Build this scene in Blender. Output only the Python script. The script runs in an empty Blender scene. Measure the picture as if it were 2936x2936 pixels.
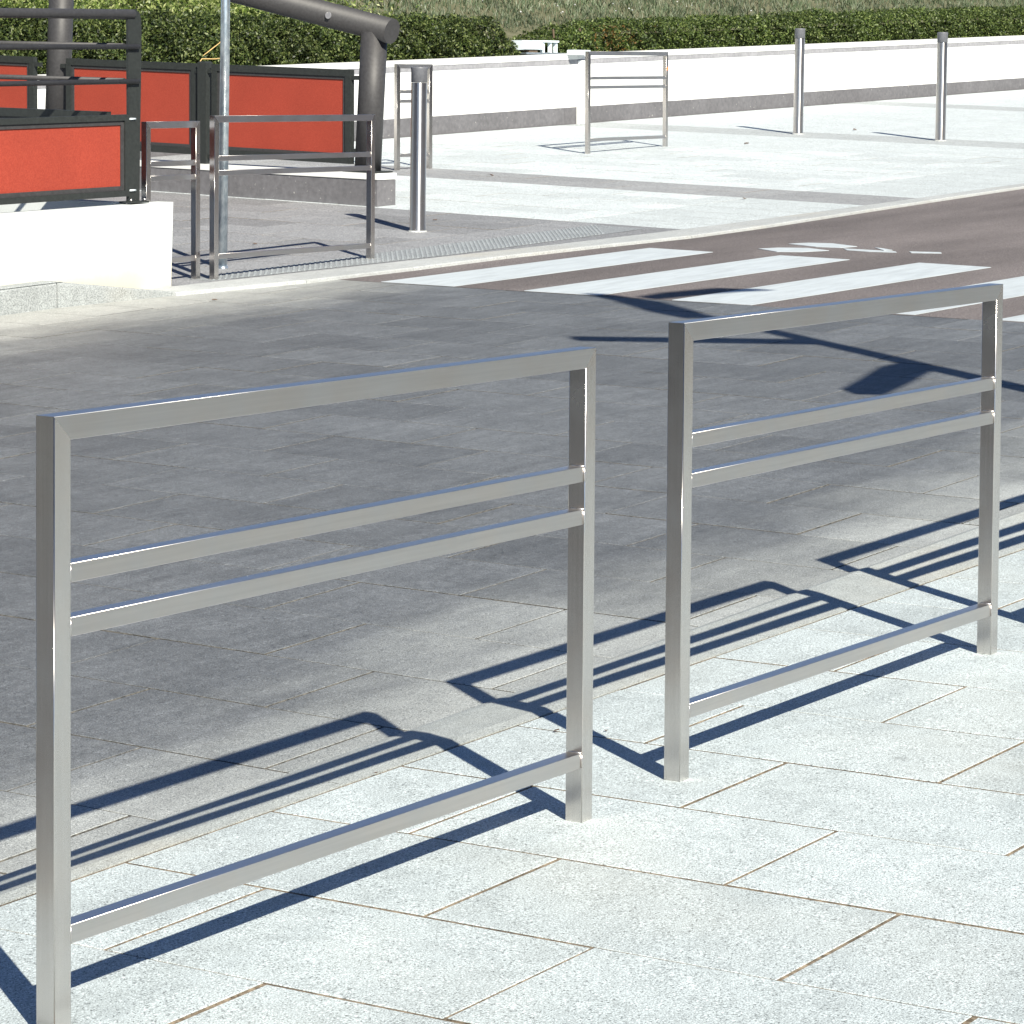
import bpy, math, random
import numpy as np
from mathutils import Vector, Matrix

random.seed(7)
rng = np.random.default_rng(7)
scene = bpy.context.scene
col = scene.collection
R = math.radians

# ------------------------------------------------------------------ camera
cam_d = bpy.data.cameras.new('camera')
cam = bpy.data.objects.new('camera', cam_d)
col.objects.link(cam)
F_ = Vector((0.8314271, 0.55238872, -0.05996401))
R_ = Vector((0.55365686, -0.83272596, 0.00561823))
U_ = Vector((0.04683014, 0.03787064, 0.99818473))
M = Matrix((R_, U_, -F_)).transposed().to_4x4()
M.translation = Vector((-3.64471988, -3.31518715, 1.5587291))
cam.matrix_world = M
cam_d.sensor_width = 36
cam_d.lens = 8649.53 / 2936 * 36
cam_d.shift_y = -734 / 2936
cam_d.clip_start = 0.05
cam_d.clip_end = 500
scene.camera = cam

# ------------------------------------------------------------------ light
SUN_AZ, SUN_EL = 56.0, 37.8          # direction the shadows run, height of the sun
world = bpy.data.worlds.new('World')
scene.world = world
world.use_nodes = True
wn = world.node_tree.nodes
sky = wn.new('ShaderNodeTexSky')
sky.sky_type = 'NISHITA'
sky.sun_disc = False
sky.sun_elevation = R(SUN_EL)
sky.sun_rotation = R(214)
sky.air_density = 0.65
sky.dust_density = 0.0
sky.ozone_density = 5.0
world.node_tree.links.new(sky.outputs[0], wn['Background'].inputs[0])
wn['Background'].inputs[1].default_value = 0.07
sd = bpy.data.lights.new('sun', 'SUN')
sd.energy = 5.0
sd.angle = R(0.55)
sd.color = (1.0, 0.94, 0.81)
sun = bpy.data.objects.new('sun', sd)
col.objects.link(sun)
sdir = Vector((math.cos(R(SUN_AZ)) * math.cos(R(SUN_EL)), math.sin(R(SUN_AZ)) * math.cos(R(SUN_EL)), -math.sin(R(SUN_EL))))
sun.rotation_euler = sdir.to_track_quat('-Z', 'Y').to_euler()
sun.location = (-10, -15, 15)
scene.view_settings.view_transform = 'Standard'
scene.view_settings.look = 'None'
scene.view_settings.gamma = 1
scene.view_settings.use_curve_mapping = False
scene.view_settings.exposure = 0.80

# ------------------------------------------------------------------ materials
class NT:
    def __init__(s, name):
        s.m = bpy.data.materials.new(name); s.m.use_nodes = True
        s.n = s.m.node_tree.nodes; s.l = s.m.node_tree.links
        s.b = s.n['Principled BSDF']
    def new(s, t, **k):
        o = s.n.new(t)
        for a, v in k.items(): setattr(o, a, v)
        return o
    def link(s, a, b): s.l.new(a, b)
    def coords(s, kind='pos', scale=(1, 1, 1)):
        if kind == 'pos': o = s.new('ShaderNodeNewGeometry').outputs['Position']
        else: o = s.new('ShaderNodeTexCoord').outputs['Object']
        mp = s.new('ShaderNodeMapping'); mp.inputs['Scale'].default_value = scale
        s.link(o, mp.inputs[0]); return mp.outputs[0]
    def noise(s, vec, scale, detail=3, rough=0.5):
        t = s.new('ShaderNodeTexNoise'); t.inputs['Scale'].default_value = scale
        t.inputs['Detail'].default_value = detail; t.inputs['Roughness'].default_value = rough
        s.link(vec, t.inputs['Vector']); return t.outputs['Fac']
    def ramp(s, fac, stops):
        r = s.new('ShaderNodeValToRGB'); e = r.color_ramp.elements
        while len(e) < len(stops): e.new(0.5)
        for i, (p, c) in enumerate(stops):
            e[i].position = p; e[i].color = (c, c, c, 1) if isinstance(c, (int, float)) else (*c, 1)
        s.link(fac, r.inputs[0]); return r.outputs[0]
    def mix(s, a, b, f, mode='MIX'):
        x = s.new('ShaderNodeMix', data_type='RGBA', blend_type=mode)
        for v, i in ((f, 0), (a, 6), (b, 7)):
            if isinstance(v, (int, float)): x.inputs[i].default_value = v if i == 0 else (v, v, v, 1)
            elif isinstance(v, tuple): x.inputs[i].default_value = (*v, 1)
            else: s.link(v, x.inputs[i])
        return x.outputs[2]
    def math(s, op, a, b=0.0, c=None):
        x = s.new('ShaderNodeMath', operation=op)
        for i, v in enumerate((a, b) if c is None else (a, b, c)):
            if isinstance(v, (int, float)): x.inputs[i].default_value = v
            else: s.link(v, x.inputs[i])
        return x.outputs[0]
    def bump(s, h, strength=0.3, dist=0.01):
        b = s.new('ShaderNodeBump'); b.inputs['Strength'].default_value = strength
        b.inputs['Distance'].default_value = dist
        s.link(h, b.inputs['Height']); s.link(b.outputs[0], s.b.inputs['Normal'])
    def done(s, color=None, rough=0.6, metal=0.0, spec=None):
        if color is not None:
            if isinstance(color, tuple): s.b.inputs['Base Color'].default_value = (*color, 1)
            else: s.link(color, s.b.inputs['Base Color'])
        if isinstance(rough, (int, float)): s.b.inputs['Roughness'].default_value = rough
        else: s.link(rough, s.b.inputs['Roughness'])
        s.b.inputs['Metallic'].default_value = metal
        if spec is not None: s.b.inputs['Specular IOR Level'].default_value = spec
        return s.m

def granite(name, base, speck_dark=0.55, speck_light=1.25, wear=None, tint=(0.04), rough=0.75, warm=None, sp=1.0, stains=False):
    t = NT(name)
    p = t.coords()
    n1 = t.noise(p, 150 * sp, 3, 0.75)
    n2 = t.noise(p, 300 * sp, 2, 0.8)
    n3 = t.noise(p, 2.3, 4, 0.6)
    n4 = t.noise(p, 14, 3, 0.65)
    sp1 = t.ramp(n1, [(0.33, speck_dark), (0.45, 0.95), (0.57, 1.0), (0.68, speck_light)])
    sp2 = t.ramp(n2, [(0.34, 0.50), (0.50, 1.0), (0.66, 1.28)])
    lo = t.ramp(n3, [(0.3, 0.93), (0.7, 1.05)])
    mi = t.ramp(n4, [(0.35, 0.93), (0.6, 1.03)])
    c = t.mix(sp1, sp2, 1.0, 'MULTIPLY')
    c = t.mix(c, lo, 1.0, 'MULTIPLY'); c = t.mix(c, mi, 1.0, 'MULTIPLY')
    oi = t.new('ShaderNodeObjectInfo')
    tone = t.ramp(oi.outputs['Random'], [(0.0, 1 - tint), (1.0, 1 + tint)])
    c = t.mix(c, tone, 1.0, 'MULTIPLY')
    if wear: basec = wear(t, base)
    else: basec = base
    c = t.mix(c, basec, 1.0, 'MULTIPLY')
    if stains:   # old gum, drips and foot traffic marks
        c = t.mix(c, t.ramp(t.noise(p, 7.5, 1), [(0.17, 0.72), (0.215, 1.0)]), 1.0, 'MULTIPLY')
        c = t.mix(c, t.ramp(t.noise(t.coords('pos', (1, 2.2, 1)), 1.7, 6, 0.75), [(0.36, 0.88), (0.52, 1.0)]), 1.0, 'MULTIPLY')
        c = t.mix(c, t.ramp(t.noise(p, 42, 1), [(0.12, 0.35), (0.15, 1.0)]), 1.0, 'MULTIPLY')
    if warm:
        n5 = t.noise(p, 1.1, 3); f = t.ramp(n5, [(0.52, 0.0), (0.72, warm)])
        c = t.mix(c, (0.50, 0.44, 0.33), f)
    t.bump(n1, 0.35, 0.004)
    return t.done(c, rough, spec=0.3)

def lane_wear(t, base):
    # tyre-darkened middle of the raised table, dusty pale margins along both kerbs
    g = t.new('ShaderNodeNewGeometry'); sx = t.new('ShaderNodeSeparateXYZ'); t.link(g.outputs['Position'], sx.inputs[0])
    p = t.coords('pos', (0.5, 1.6, 1)); big = t.noise(p, 1.4, 5, 0.6)
    y = t.math('ADD', sx.outputs[1], t.math('MULTIPLY', t.math('SUBTRACT', big, 0.5), 1.6))
    y = t.math('SUBTRACT', y, t.math('MULTIPLY', t.math('MAXIMUM', t.math('SUBTRACT', sx.outputs[0], 3.0), 0.0), 0.03))
    m = t.new('ShaderNodeMapRange', interpolation_type='SMOOTHSTEP'); t.link(y, m.inputs[0])
    m.inputs[1].default_value = 0.70; m.inputs[2].default_value = 1.75; m.inputs[3].default_value = 1; m.inputs[4].default_value = 0
    m2 = t.new('ShaderNodeMapRange', interpolation_type='SMOOTHSTEP'); t.link(y, m2.inputs[0])
    m2.inputs[1].default_value = 6.7; m2.inputs[2].default_value = 7.9; m2.inputs[3].default_value = 0; m2.inputs[4].default_value = 1
    st = t.coords('pos', (0.25, 3.0, 1)); streak = t.ramp(t.noise(st, 5, 5, 0.7), [(0.3, 0.84), (0.7, 1.14)])
    mot = t.ramp(t.noise(t.coords(), 3.2, 4, 0.6), [(0.35, 0.90), (0.65, 1.09)])
    dark = t.mix(t.mix((0.138, 0.148, 0.158), streak, 1.0, 'MULTIPLY'), mot, 1.0, 'MULTIPLY')
    dark = t.mix(dark, t.ramp(t.noise(t.coords(), 38, 5, 0.8), [(0.32, 0.78), (0.5, 1.0), (0.68, 1.26)]), 1.0, 'MULTIPLY')
    c = t.mix(dark, (0.375, 0.395, 0.390), m.outputs[0])
    c = t.mix(c, (0.42, 0.43, 0.41), m2.outputs[0])
    return c

def steel(name, stretch, rough=0.3, base=0.62, bumpy=0.12, aniso=0.0, rot=0.0, axis='Z'):
    t = NT(name)
    p = t.coords('obj', stretch); n = t.noise(p, 1.0, 2, 0.5)
    q = t.coords('obj', (3, 3, 3)); n2 = t.noise(q, 2.0, 4, 0.6)
    c = t.mix(t.ramp(n, [(0.3, base * 0.95), (0.7, base * 1.03)]), t.ramp(n2, [(0.35, (1.0, 0.935, 0.885)), (0.65, (1.0, 0.97, 0.945))]), 1.0, 'MULTIPLY')
    if bumpy: t.bump(n, bumpy, 0.0006)
    if aniso:
        t.b.inputs['Anisotropic'].default_value = aniso; t.b.inputs['Anisotropic Rotation'].default_value = rot
        if axis == 'R': tg = t.new('ShaderNodeTangent', direction_type='RADIAL', axis='Z').outputs[0]
        else:   # scatter runs across the brushing: tangent = normal x brushing direction
            g = t.new('ShaderNodeNewGeometry'); x = t.new('ShaderNodeVectorMath', operation='CROSS_PRODUCT'); t.link(g.outputs['Normal'], x.inputs[0])
            x.inputs[1].default_value = (1, 0, 0) if axis == 'X' else (0, 0, 1); tg = x.outputs[0]
        t.link(tg, t.b.inputs['Tangent'])
    r = t.ramp(n2, [(0.3, rough - 0.03), (0.7, rough + 0.05)])
    return t.done(c, r, 1.0)

MAT = {}
MAT['steel_bar'] = steel('brushed_steel_horizontal', (4, 160, 160), 0.37, 0.68, 0.03, 0.55, 0.0, 'X')
MAT['steel_post'] = steel('brushed_steel_vertical', (160, 160, 4), 0.23, 0.66, 0.015, 0.0, 0.0, 'Z')
MAT['steel_pole'] = steel('polished_steel', (120, 120, 4), 0.30, 0.62, 0.0, 0.92, 0.25, 'R')
MAT['weld'] = steel('weld_bead_steel', (90, 90, 90), 0.3, 0.65)
t = NT('grey_cap_paint'); MAT['cap'] = t.done(t.ramp(t.noise(t.coords('obj'), 60), [(0.3, (0.11, 0.115, 0.13)), (0.7, (0.15, 0.155, 0.17))]), 0.45)
t = NT('galvanised_steel'); p = t.coords('obj', (1, 1, 0.5)); n = t.noise(p, 26, 4, 0.7)
MAT['galv'] = t.done(t.ramp(n, [(0.3, (0.36, 0.44, 0.50)), (0.5, (0.58, 0.66, 0.72)), (0.68, (0.80, 0.86, 0.90))]), 0.33, 0.85)
def dark_paint(name, c, rough=0.5):
    t = NT(name); n = t.noise(t.coords(), 45, 3, 0.6)
    k = t.mix(c, t.ramp(n, [(0.3, 0.78), (0.7, 1.2)]), 1.0, 'MULTIPLY'); t.bump(n, 0.08, 0.002)
    return t.done(k, rough)
MAT['dark'] = dark_paint('dark_grey_paint', (0.026, 0.030, 0.029))
MAT['dark_tube'] = dark_paint('dark_micaceous_paint', (0.045, 0.044, 0.046), 0.55)
t = NT('red_panel'); n = t.noise(t.coords(), 130, 3, 0.7); n2 = t.noise(t.coords(), 3, 2)
k = t.mix(t.ramp(n, [(0.35, (0.28, 0.036, 0.020)), (0.65, (0.375, 0.058, 0.032))]), t.ramp(n2, [(0.3, 0.94), (0.7, 1.05)]), 1.0, 'MULTIPLY')
t.bump(n, 0.2, 0.003); MAT['red'] = t.done(k, 0.6)
def plaster(name, c, stain=0.0, z0=0.3):
    t = NT(name); p = t.coords(); n = t.noise(p, 3.0, 4, 0.6); n2 = t.noise(p, 70, 3, 0.6)
    spots = t.ramp(t.noise(p, 17, 1), [(0.13, 0.45), (0.19, 1.0)])
    k = t.mix(c, t.ramp(n, [(0.3, 0.95), (0.7, 1.03)]), 1.0, 'MULTIPLY')
    k = t.mix(k, t.ramp(n2, [(0.3, 0.96), (0.6, 1.0)]), 1.0, 'MULTIPLY'); k = t.mix(k, spots, 1.0, 'MULTIPLY')
    if stain:
        g = t.new('ShaderNodeNewGeometry'); sx = t.new('ShaderNodeSeparateXYZ'); t.link(g.outputs['Position'], sx.inputs[0])
        zz = t.math('SUBTRACT', sx.outputs[2], t.math('MULTIPLY', sx.outputs[0], 0.02))
        zz = t.math('ADD', zz, t.math('MULTIPLY', t.noise(t.coords('pos', (1, 1, 0.4)), 9, 4, 0.7), 0.12))
        m = t.new('ShaderNodeMapRange', interpolation_type='SMOOTHSTEP'); t.link(zz, m.inputs[0])
        m.inputs[1].default_value = z0; m.inputs[2].default_value = z0 + 0.16; m.inputs[3].default_value = stain; m.inputs[4].default_value = 0
        k = t.mix(k, (0.55, 0.46, 0.28), m.outputs[0])
    t.bump(n2, 0.15, 0.003)
    return t.done(k, 0.85, spec=0.2)
MAT['white'] = plaster('white_render', (0.66, 0.70, 0.70), 0.5, 0.20)
MAT['white_far'] = plaster('white_wall_paint', (0.84, 0.85, 0.85))
MAT['coping'] = plaster('pale_coping_stone', (0.74, 0.75, 0.74))
def concrete(name, c, sc=20):
    t = NT(name); p = t.coords(); n = t.noise(p, sc, 5, 0.65); n2 = t.noise(p, 2.2, 4, 0.6)
    k = t.mix(t.mix(c, t.ramp(n, [(0.3, 0.80), (0.7, 1.15)]), 1.0, 'MULTIPLY'), t.ramp(n2, [(0.3, 0.88), (0.7, 1.08)]), 1.0, 'MULTIPLY')
    sp = t.ramp(t.noise(p, 34, 2), [(0.70, 0.0), (0.76, 0.55)])
    k = t.mix(k, (0.55, 0.53, 0.50), sp); t.bump(n, 0.25, 0.004)
    return t.done(k, 0.8, spec=0.25)
MAT['plinth'] = concrete('grey_plinth_concrete', (0.150, 0.148, 0.158))
MAT['joint_band'] = concrete('grey_joint_band', (0.30, 0.30, 0.32))
MAT['granite_near'] = granite('pale_granite_slab', (0.500, 0.562, 0.580), 0.34, 1.36, tint=0.05, warm=0.10, stains=True)
MAT['granite_lane'] = granite('lane_granite_slab', (1, 1, 1), 0.50, 1.45, wear=lane_wear, tint=0.13, rough=0.6)
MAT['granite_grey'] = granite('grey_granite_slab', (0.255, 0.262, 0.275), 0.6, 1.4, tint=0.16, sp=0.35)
MAT['granite_far'] = granite('far_pale_granite_slab', (0.555, 0.605, 0.620), 0.75, 1.15, tint=0.09, sp=0.35)
MAT['granite_dark'] = granite('dark_granite_slab', (0.315, 0.325, 0.335), 0.7, 1.3, tint=0.08, sp=0.35)
MAT['kerb'] = granite('granite_kerb', (0.46, 0.48, 0.48), 0.62, 1.2, tint=0.05, warm=0.3)
MAT['kerb_left'] = granite('speckled_grey_kerb', (0.33, 0.352, 0.355), 0.72, 1.15, tint=0.05, warm=0.35, sp=0.6)
MAT['kerb_ramp'] = granite('granite_sloping_kerb', (0.405, 0.435, 0.430), 0.6, 1.2, tint=0.05, warm=0.3)
MAT['tactile'] = granite('tactile_granite', (0.27, 0.29, 0.305), 0.8, 1.2, sp=0.4)
MAT['tactile_rib'] = granite('tactile_rib_granite', (0.34, 0.37, 0.385), 0.8, 1.2, sp=0.4)
t = NT('sandy_joint_mortar'); p = t.coords(); n = t.noise(p, 60, 4, 0.7); n2 = t.noise(p, 4, 3)
MAT['grout'] = t.done(t.mix(t.ramp(n, [(0.33, (0.07, 0.058, 0.045)), (0.65, (0.33, 0.275, 0.21))]), t.ramp(n2, [(0.3, 0.6), (0.7, 1.2)]), 1.0, 'MULTIPLY'), 0.95, spec=0.1)
t = NT('grey_joint_mortar'); MAT['grout_lane'] = t.done(t.ramp(t.noise(t.coords(), 50, 4, 0.7), [(0.35, (0.045, 0.045, 0.045)), (0.68, (0.20, 0.19, 0.17))]), 0.95, spec=0.1)
t = NT('asphalt'); p = t.coords(); n = t.noise(p, 110, 3, 0.7); n2 = t.noise(t.coords('pos', (0.35, 1.4, 1)), 0.9, 4, 0.55)
k = t.mix(t.ramp(n, [(0.3, (0.072, 0.064, 0.064)), (0.5, (0.142, 0.127, 0.126)), (0.72, (0.30, 0.27, 0.265))]), t.ramp(n2, [(0.35, 0.80), (0.65, 1.22)]), 1.0, 'MULTIPLY')
t.bump(n, 0.5, 0.006); MAT['asphalt'] = t.done(k, 0.85, spec=0.25)
t = NT('road_paint'); p = t.coords(); n = t.noise(p, 55, 4, 0.7); n2 = t.noise(t.coords('pos', (1, 6, 1)), 2.5, 5, 0.7)
k = t.mix(t.ramp(n, [(0.24, (0.30, 0.29, 0.30)), (0.36, (0.50, 0.55, 0.58))]), t.ramp(n2, [(0.3, 0.84), (0.65, 1.05)]), 1.0, 'MULTIPLY')
MAT['paint'] = t.done(k, 0.6, spec=0.3)
t = NT('soil'); MAT['soil'] = t.done(t.ramp(t.noise(t.coords(), 6, 5, 0.7), [(0.3, (0.07, 0.075, 0.04)), (0.7, (0.17, 0.165, 0.11))]), 0.95, spec=0.1)
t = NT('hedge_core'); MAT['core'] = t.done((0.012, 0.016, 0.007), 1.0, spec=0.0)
t = NT('bark'); MAT['bark'] = t.done((0.10, 0.07, 0.045), 0.9)
t = NT('dry_twig'); MAT['twig'] = t.done((0.62, 0.42, 0.17), 0.8)
t = NT('dry_leaf'); MAT['leaf_litter'] = t.done((0.09, 0.05, 0.025), 0.8)
t = NT('orange_sticker'); MAT['orange'] = t.done((0.85, 0.22, 0.07), 0.5)
t = NT('foot_mortar'); MAT['collar'] = t.done(t.ramp(t.noise(t.coords(), 90, 3), [(0.3, (0.20, 0.18, 0.15)), (0.7, (0.42, 0.40, 0.36))]), 0.9)
t = NT('black_rubber'); MAT['rubber'] = t.done((0.02, 0.02, 0.02), 0.7)
t = NT('window_glass'); MAT['glass'] = t.done((0.02, 0.025, 0.03), 0.08)
t = NT('white_metal'); MAT['white_metal'] = t.done((0.70, 0.78, 0.82), 0.4)
def leaf(name, cols, rough=0.5, trans=0.25):
    t = NT(name); g = t.new('ShaderNodeNewGeometry')
    k = t.ramp(g.outputs['Random Per Island'], [(i / (len(cols) - 1), c) for i, c in enumerate(cols)])
    n = t.noise(t.coords(), 1.3, 3); k = t.mix(k, t.ramp(n, [(0.35, 0.75), (0.65, 1.25)]), 1.0, 'MULTIPLY')
    t.b.inputs['Roughness'].default_value = rough; t.link(k, t.b.inputs['Base Color'])
    t.b.inputs['Specular IOR Level'].default_value = 0.45
    tr = t.new('ShaderNodeBsdfTranslucent'); t.link(k, tr.inputs[0]); mx = t.new('ShaderNodeMixShader'); mx.inputs[0].default_value = trans
    t.link(t.b.outputs[0], mx.inputs[1]); t.link(tr.outputs[0], mx.inputs[2]); t.link(mx.outputs[0], t.n['Material Output'].inputs[0])
    return t.m
MAT['leaf_hedge'] = leaf('hedge_leaves', [(0.016, 0.030, 0.008), (0.042, 0.070, 0.015), (0.092, 0.138, 0.028), (0.20, 0.245, 0.08)])
MAT['leaf_dark'] = leaf('dark_hedge_leaves', [(0.010, 0.020, 0.008), (0.032, 0.055, 0.014), (0.085, 0.122, 0.026), (0.19, 0.225, 0.08)])
MAT['leaf_light'] = leaf('light_cover_leaves', [(0.04, 0.07, 0.015), (0.10, 0.15, 0.03), (0.22, 0.29, 0.07), (0.45, 0.48, 0.22)], 0.45)
MAT['leaf_rust'] = leaf('rusty_leaves', [(0.05, 0.05, 0.012), (0.14, 0.085, 0.02), (0.20, 0.11, 0.03)])
MAT['grass'] = leaf('dry_grass', [(0.045, 0.075, 0.032), (0.095, 0.140, 0.070), (0.15, 0.19, 0.11), (0.28, 0.31, 0.23)], 0.6)

# ------------------------------------------------------------------ mesh helpers
class MB:
    def __init__(s): s.v = []; s.f = []; s.sm = []
    def add(s, vs, fs, smooth=False):
        o = len(s.v); s.v += [tuple(v) for v in vs]
        for f in fs: s.f.append(tuple(i + o for i in f)); s.sm.append(smooth)
        return s
    def box(s, x0, y0, z0, x1, y1, z1, b=0.0):
        if b <= 0:
            vs = [(x0, y0, z0), (x1, y0, z0), (x1, y1, z0), (x0, y1, z0), (x0, y0, z1), (x1, y0, z1), (x1, y1, z1), (x0, y1, z1)]
            return s.add(vs, [(0, 3, 2, 1), (4, 5, 6, 7), (0, 1, 5, 4), (1, 2, 6, 5), (2, 3, 7, 6), (3, 0, 4, 7)])
        vs = []
        for z, k in ((z0, 0), (z1 - b, 0), (z1, b)):
            vs += [(x0 + k, y0 + k, z), (x1 - k, y0 + k, z), (x1 - k, y1 - k, z), (x0 + k, y1 - k, z)]
        fs = [(0, 3, 2, 1), (8, 9, 10, 11)]
        for l in (0, 4):
            for i in range(4): fs.append((l + i, l + (i + 1) % 4, l + 4 + (i + 1) % 4, l + 4 + i))
        return s.add(vs, fs)
    def loft(s, loops, caps=True, smooth=False, flat=0):
        n = len(loops[0]); vs = [v for L in loops for v in L]; fs = []
        for k in range(len(loops) - 1):
            for i in range(n): fs.append((k * n + i, k * n + (i + 1) % n, (k + 1) * n + (i + 1) % n, (k + 1) * n + i))
        s.add(vs, fs, smooth)
        if flat:   # the long faces of a rounded square tube stay flat, only the corners are smooth
            for i in range(len(fs)):
                if i % flat == flat - 1: s.sm[len(s.sm) - len(fs) + i] = False
        if caps:
            o = len(s.v) - len(vs)
            s.f.append(tuple(range(o + n - 1, o - 1, -1))); s.sm.append(False)
            s.f.append(tuple(range(o + (len(loops) - 1) * n, o + len(loops) * n))); s.sm.append(False)
        return s
    def cyl(s, p0, p1, r, n=24, r1=None, caps=True):
        p0, p1 = Vector(p0), Vector(p1); d = (p1 - p0).normalized()
        a = d.orthogonal().normalized(); b = d.cross(a); r1 = r if r1 is None else r1
        L = []
        for p, rr in ((p0, r), (p1, r1)):
            L.append([p + (a * math.cos(2 * math.pi * i / n) + b * math.sin(2 * math.pi * i / n)) * rr for i in range(n)])
        return s.loft(L, caps, True)
    def tube(s, pts, r, n=12, taper=None):
        L = []
        for i, p in enumerate(pts):
            p = Vector(p); d = (Vector(pts[min(i + 1, len(pts) - 1)]) - Vector(pts[max(i - 1, 0)])).normalized()
            a = d.cross(Vector((0, 0, 1)))
            a = d.orthogonal().normalized() if a.length < 0.05 else a.normalized()
            b = d.cross(a); rr = r if taper is None else taper[i]
            L.append([p + (a * math.cos(2 * math.pi * k / n) + b * math.sin(2 * math.pi * k / n)) * rr for k in range(n)])
        return s.loft(L, True, True)
    def mesh(s, name):
        me = bpy.data.meshes.new(name); me.from_pydata(s.v, [], s.f)
        me.polygons.foreach_set('use_smooth', s.sm); me.update(); return me

def obj(name, mb, mat, parent=None, loc=None):
    me = mb.mesh(name) if isinstance(mb, MB) else mb
    if not me.materials: me.materials.append(mat)
    o = bpy.data.objects.new(name, me); col.objects.link(o)
    if parent: o.parent = parent
    if loc: o.location = loc
    return o
def thing(name, label, cat, loc=(0, 0, 0), group=None, rot=None):
    o = bpy.data.objects.new(name, None); col.objects.link(o); o.location = loc
    if rot: o.rotation_euler = rot
    o.empty_display_size = 0.1
    o['label'] = label; o['category'] = cat
    if group: o['group'] = group
    return o
def tag(o, label, cat, group=None):
    o['label'] = label; o['category'] = cat
    if group: o['group'] = group
    return o
def copy_tree(o, parent=None):
    c = o.copy(); col.objects.link(c); c.parent = parent
    for ch in list(o.children): copy_tree(ch, c)
    return c
def shift(mb, loc):
    mb.v = [(x - loc[0], y - loc[1], z - loc[2]) for x, y, z in mb.v]; return mb

# ------------------------------------------------------------------ ground planes (measured)
def z_near(x, y): return -0.02679 + 0.016338 * min(x, 6.0) + 0.0312 * max(0.0, x - 6.0) - 0.011111 * y
def z_road(x, y): return -0.1268 + 0.031 * x + 0.008 * y
def z_plaza(x, y): return -0.2832 + 0.031 * x + 0.0288 * y
PW, PL, X0, Y0 = 0.4729, 0.7494, 0.4195, -0.1114     # slab pitch across / along and where the joints sit
K0, K1 = 0.63, 0.93                                   # top and foot of the sloping near kerb

def sheet(name, x0, y0, x1, y1, zf, off, mat, kind=True, nx=8, ny=6, parent=None):
    mb = MB(); vs = []; fs = []
    for j in range(ny + 1):
        for i in range(nx + 1):
            x = x0 + (x1 - x0) * i / nx; y = y0 + (y1 - y0) * j / ny; vs.append((x, y, zf(x, y) + off))
    for j in range(ny):
        for i in range(nx): a = j * (nx + 1) + i; fs.append((a, a + 1, a + nx + 2, a + nx + 1))
    mb.add(vs, fs); o = obj(name, mb, mat, parent)
    if kind and not parent: o['kind'] = 'structure'
    return o

slab_cache = {}
def slab_mesh(w, l, mat, gap):
    key = (round(w, 3), round(l, 3), mat.name, gap)
    if key not in slab_cache:
        mb = MB(); b = 0.0014
        mb.box(-w / 2 + gap / 2, -l / 2 + gap / 2, -0.03, w / 2 - gap / 2, l / 2 - gap / 2, 0.0, b)
        me = mb.mesh('paving_slab'); me.materials.append(mat); me.materials.append(MAT['grout_lane'] if 'lane' in mat.name else MAT['grout'])
        me.polygons.foreach_set('material_index', [0 if (i == 1 or i >= 6) else 1 for i in range(len(me.polygons))]); slab_cache[key] = me
    return slab_cache[key]
def slab_rect(x0, y0, x1, y1, zf, mat, parent, gap=0.008, jitter=0.0012):
    """one slab between two corners, lying in the local plane of the ground"""
    cx, cy = (x0 + x1) / 2, (y0 + y1) / 2
    o = bpy.data.objects.new('paving_slab', slab_mesh(x1 - x0, y1 - y0, mat, gap)); col.objects.link(o); o.parent = parent
    e = 0.1
    gx = (zf(cx + e, cy) - zf(cx - e, cy)) / (2 * e); gy = (zf(cx, cy + e) - zf(cx, cy - e)) / (2 * e)
    n = Vector((-gx, -gy, 1)).normalized(); ax = Vector((1, 0, gx)).normalized(); ay = n.cross(ax)
    m = Matrix((ax, ay, n)).transposed().to_4x4()
    m.translation = Vector((cx, cy, zf(cx, cy) + random.uniform(-jitter, jitter)))
    rz = Matrix.Rotation(random.uniform(-0.002, 0.002), 4, 'Z')
    o.matrix_local = m @ rz @ Matrix.Diagonal((random.uniform(0.9955, 1.001), random.uniform(0.9965, 1.0005), 1, 1))
    return o
def pave(x0, x1, y0, y1, zf, matf, parent, joints, gap=0.008, limit=290, mirror=0):
    """running-bond slabs on the measured joint grid, cut at the edges; past the limit joined as stuff"""
    k0 = math.floor((x0 - X0) / PW); cells = []
    for k in range(k0, k0 + 200):
        a = X0 + k * PW; b = a + PW
        if b <= x0 + 0.02: continue
        if a >= x1 - 0.02: break
        a2, b2 = max(a, x0), min(b, x1)
        if b2 - a2 < 0.04: continue
        off = Y0 + joints(k)
        j = math.floor((y0 - off) / PL)
        while off + j * PL < y1:
            c, d = max(off + j * PL, y0), min(off + (j + 1) * PL, y1); j += 1
            if d - c < 0.03: continue
            cells.append((a2, c, b2, d))
    cells.sort(key=lambda c: (c[0] + 3.64) ** 2 + (c[1] + 3.3) ** 2)
    for c in cells[:limit]: slab_rect(*c, zf, matf(*c), parent, gap)
    rest = cells[limit:]
    if rest:
        bym = {}
        for c in rest: bym.setdefault(matf(*c).name, []).append(c)
        for mn, cs in bym.items():
            mb = MB()
            for (a, c, b, d) in cs:
                g = gap / 2; q = [(a + g, c + g), (b - g, c + g), (b - g, d - g), (a + g, d - g)]
                vs = [(x, y, zf(x, y) - 0.03) for x, y in q] + [(x, y, zf(x, y)) for x, y in q]
                mb.add(vs, [(4, 5, 6, 7), (0, 1, 5, 4), (1, 2, 6, 5), (2, 3, 7, 6), (3, 0, 4, 7)])
            o = obj('paving_slabs', mb, bpy.data.materials[mn], parent); o['kind'] = 'stuff'
def structure(name):
    o = bpy.data.objects.new(name, None); col.objects.link(o); o['kind'] = 'structure'; return o

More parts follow.
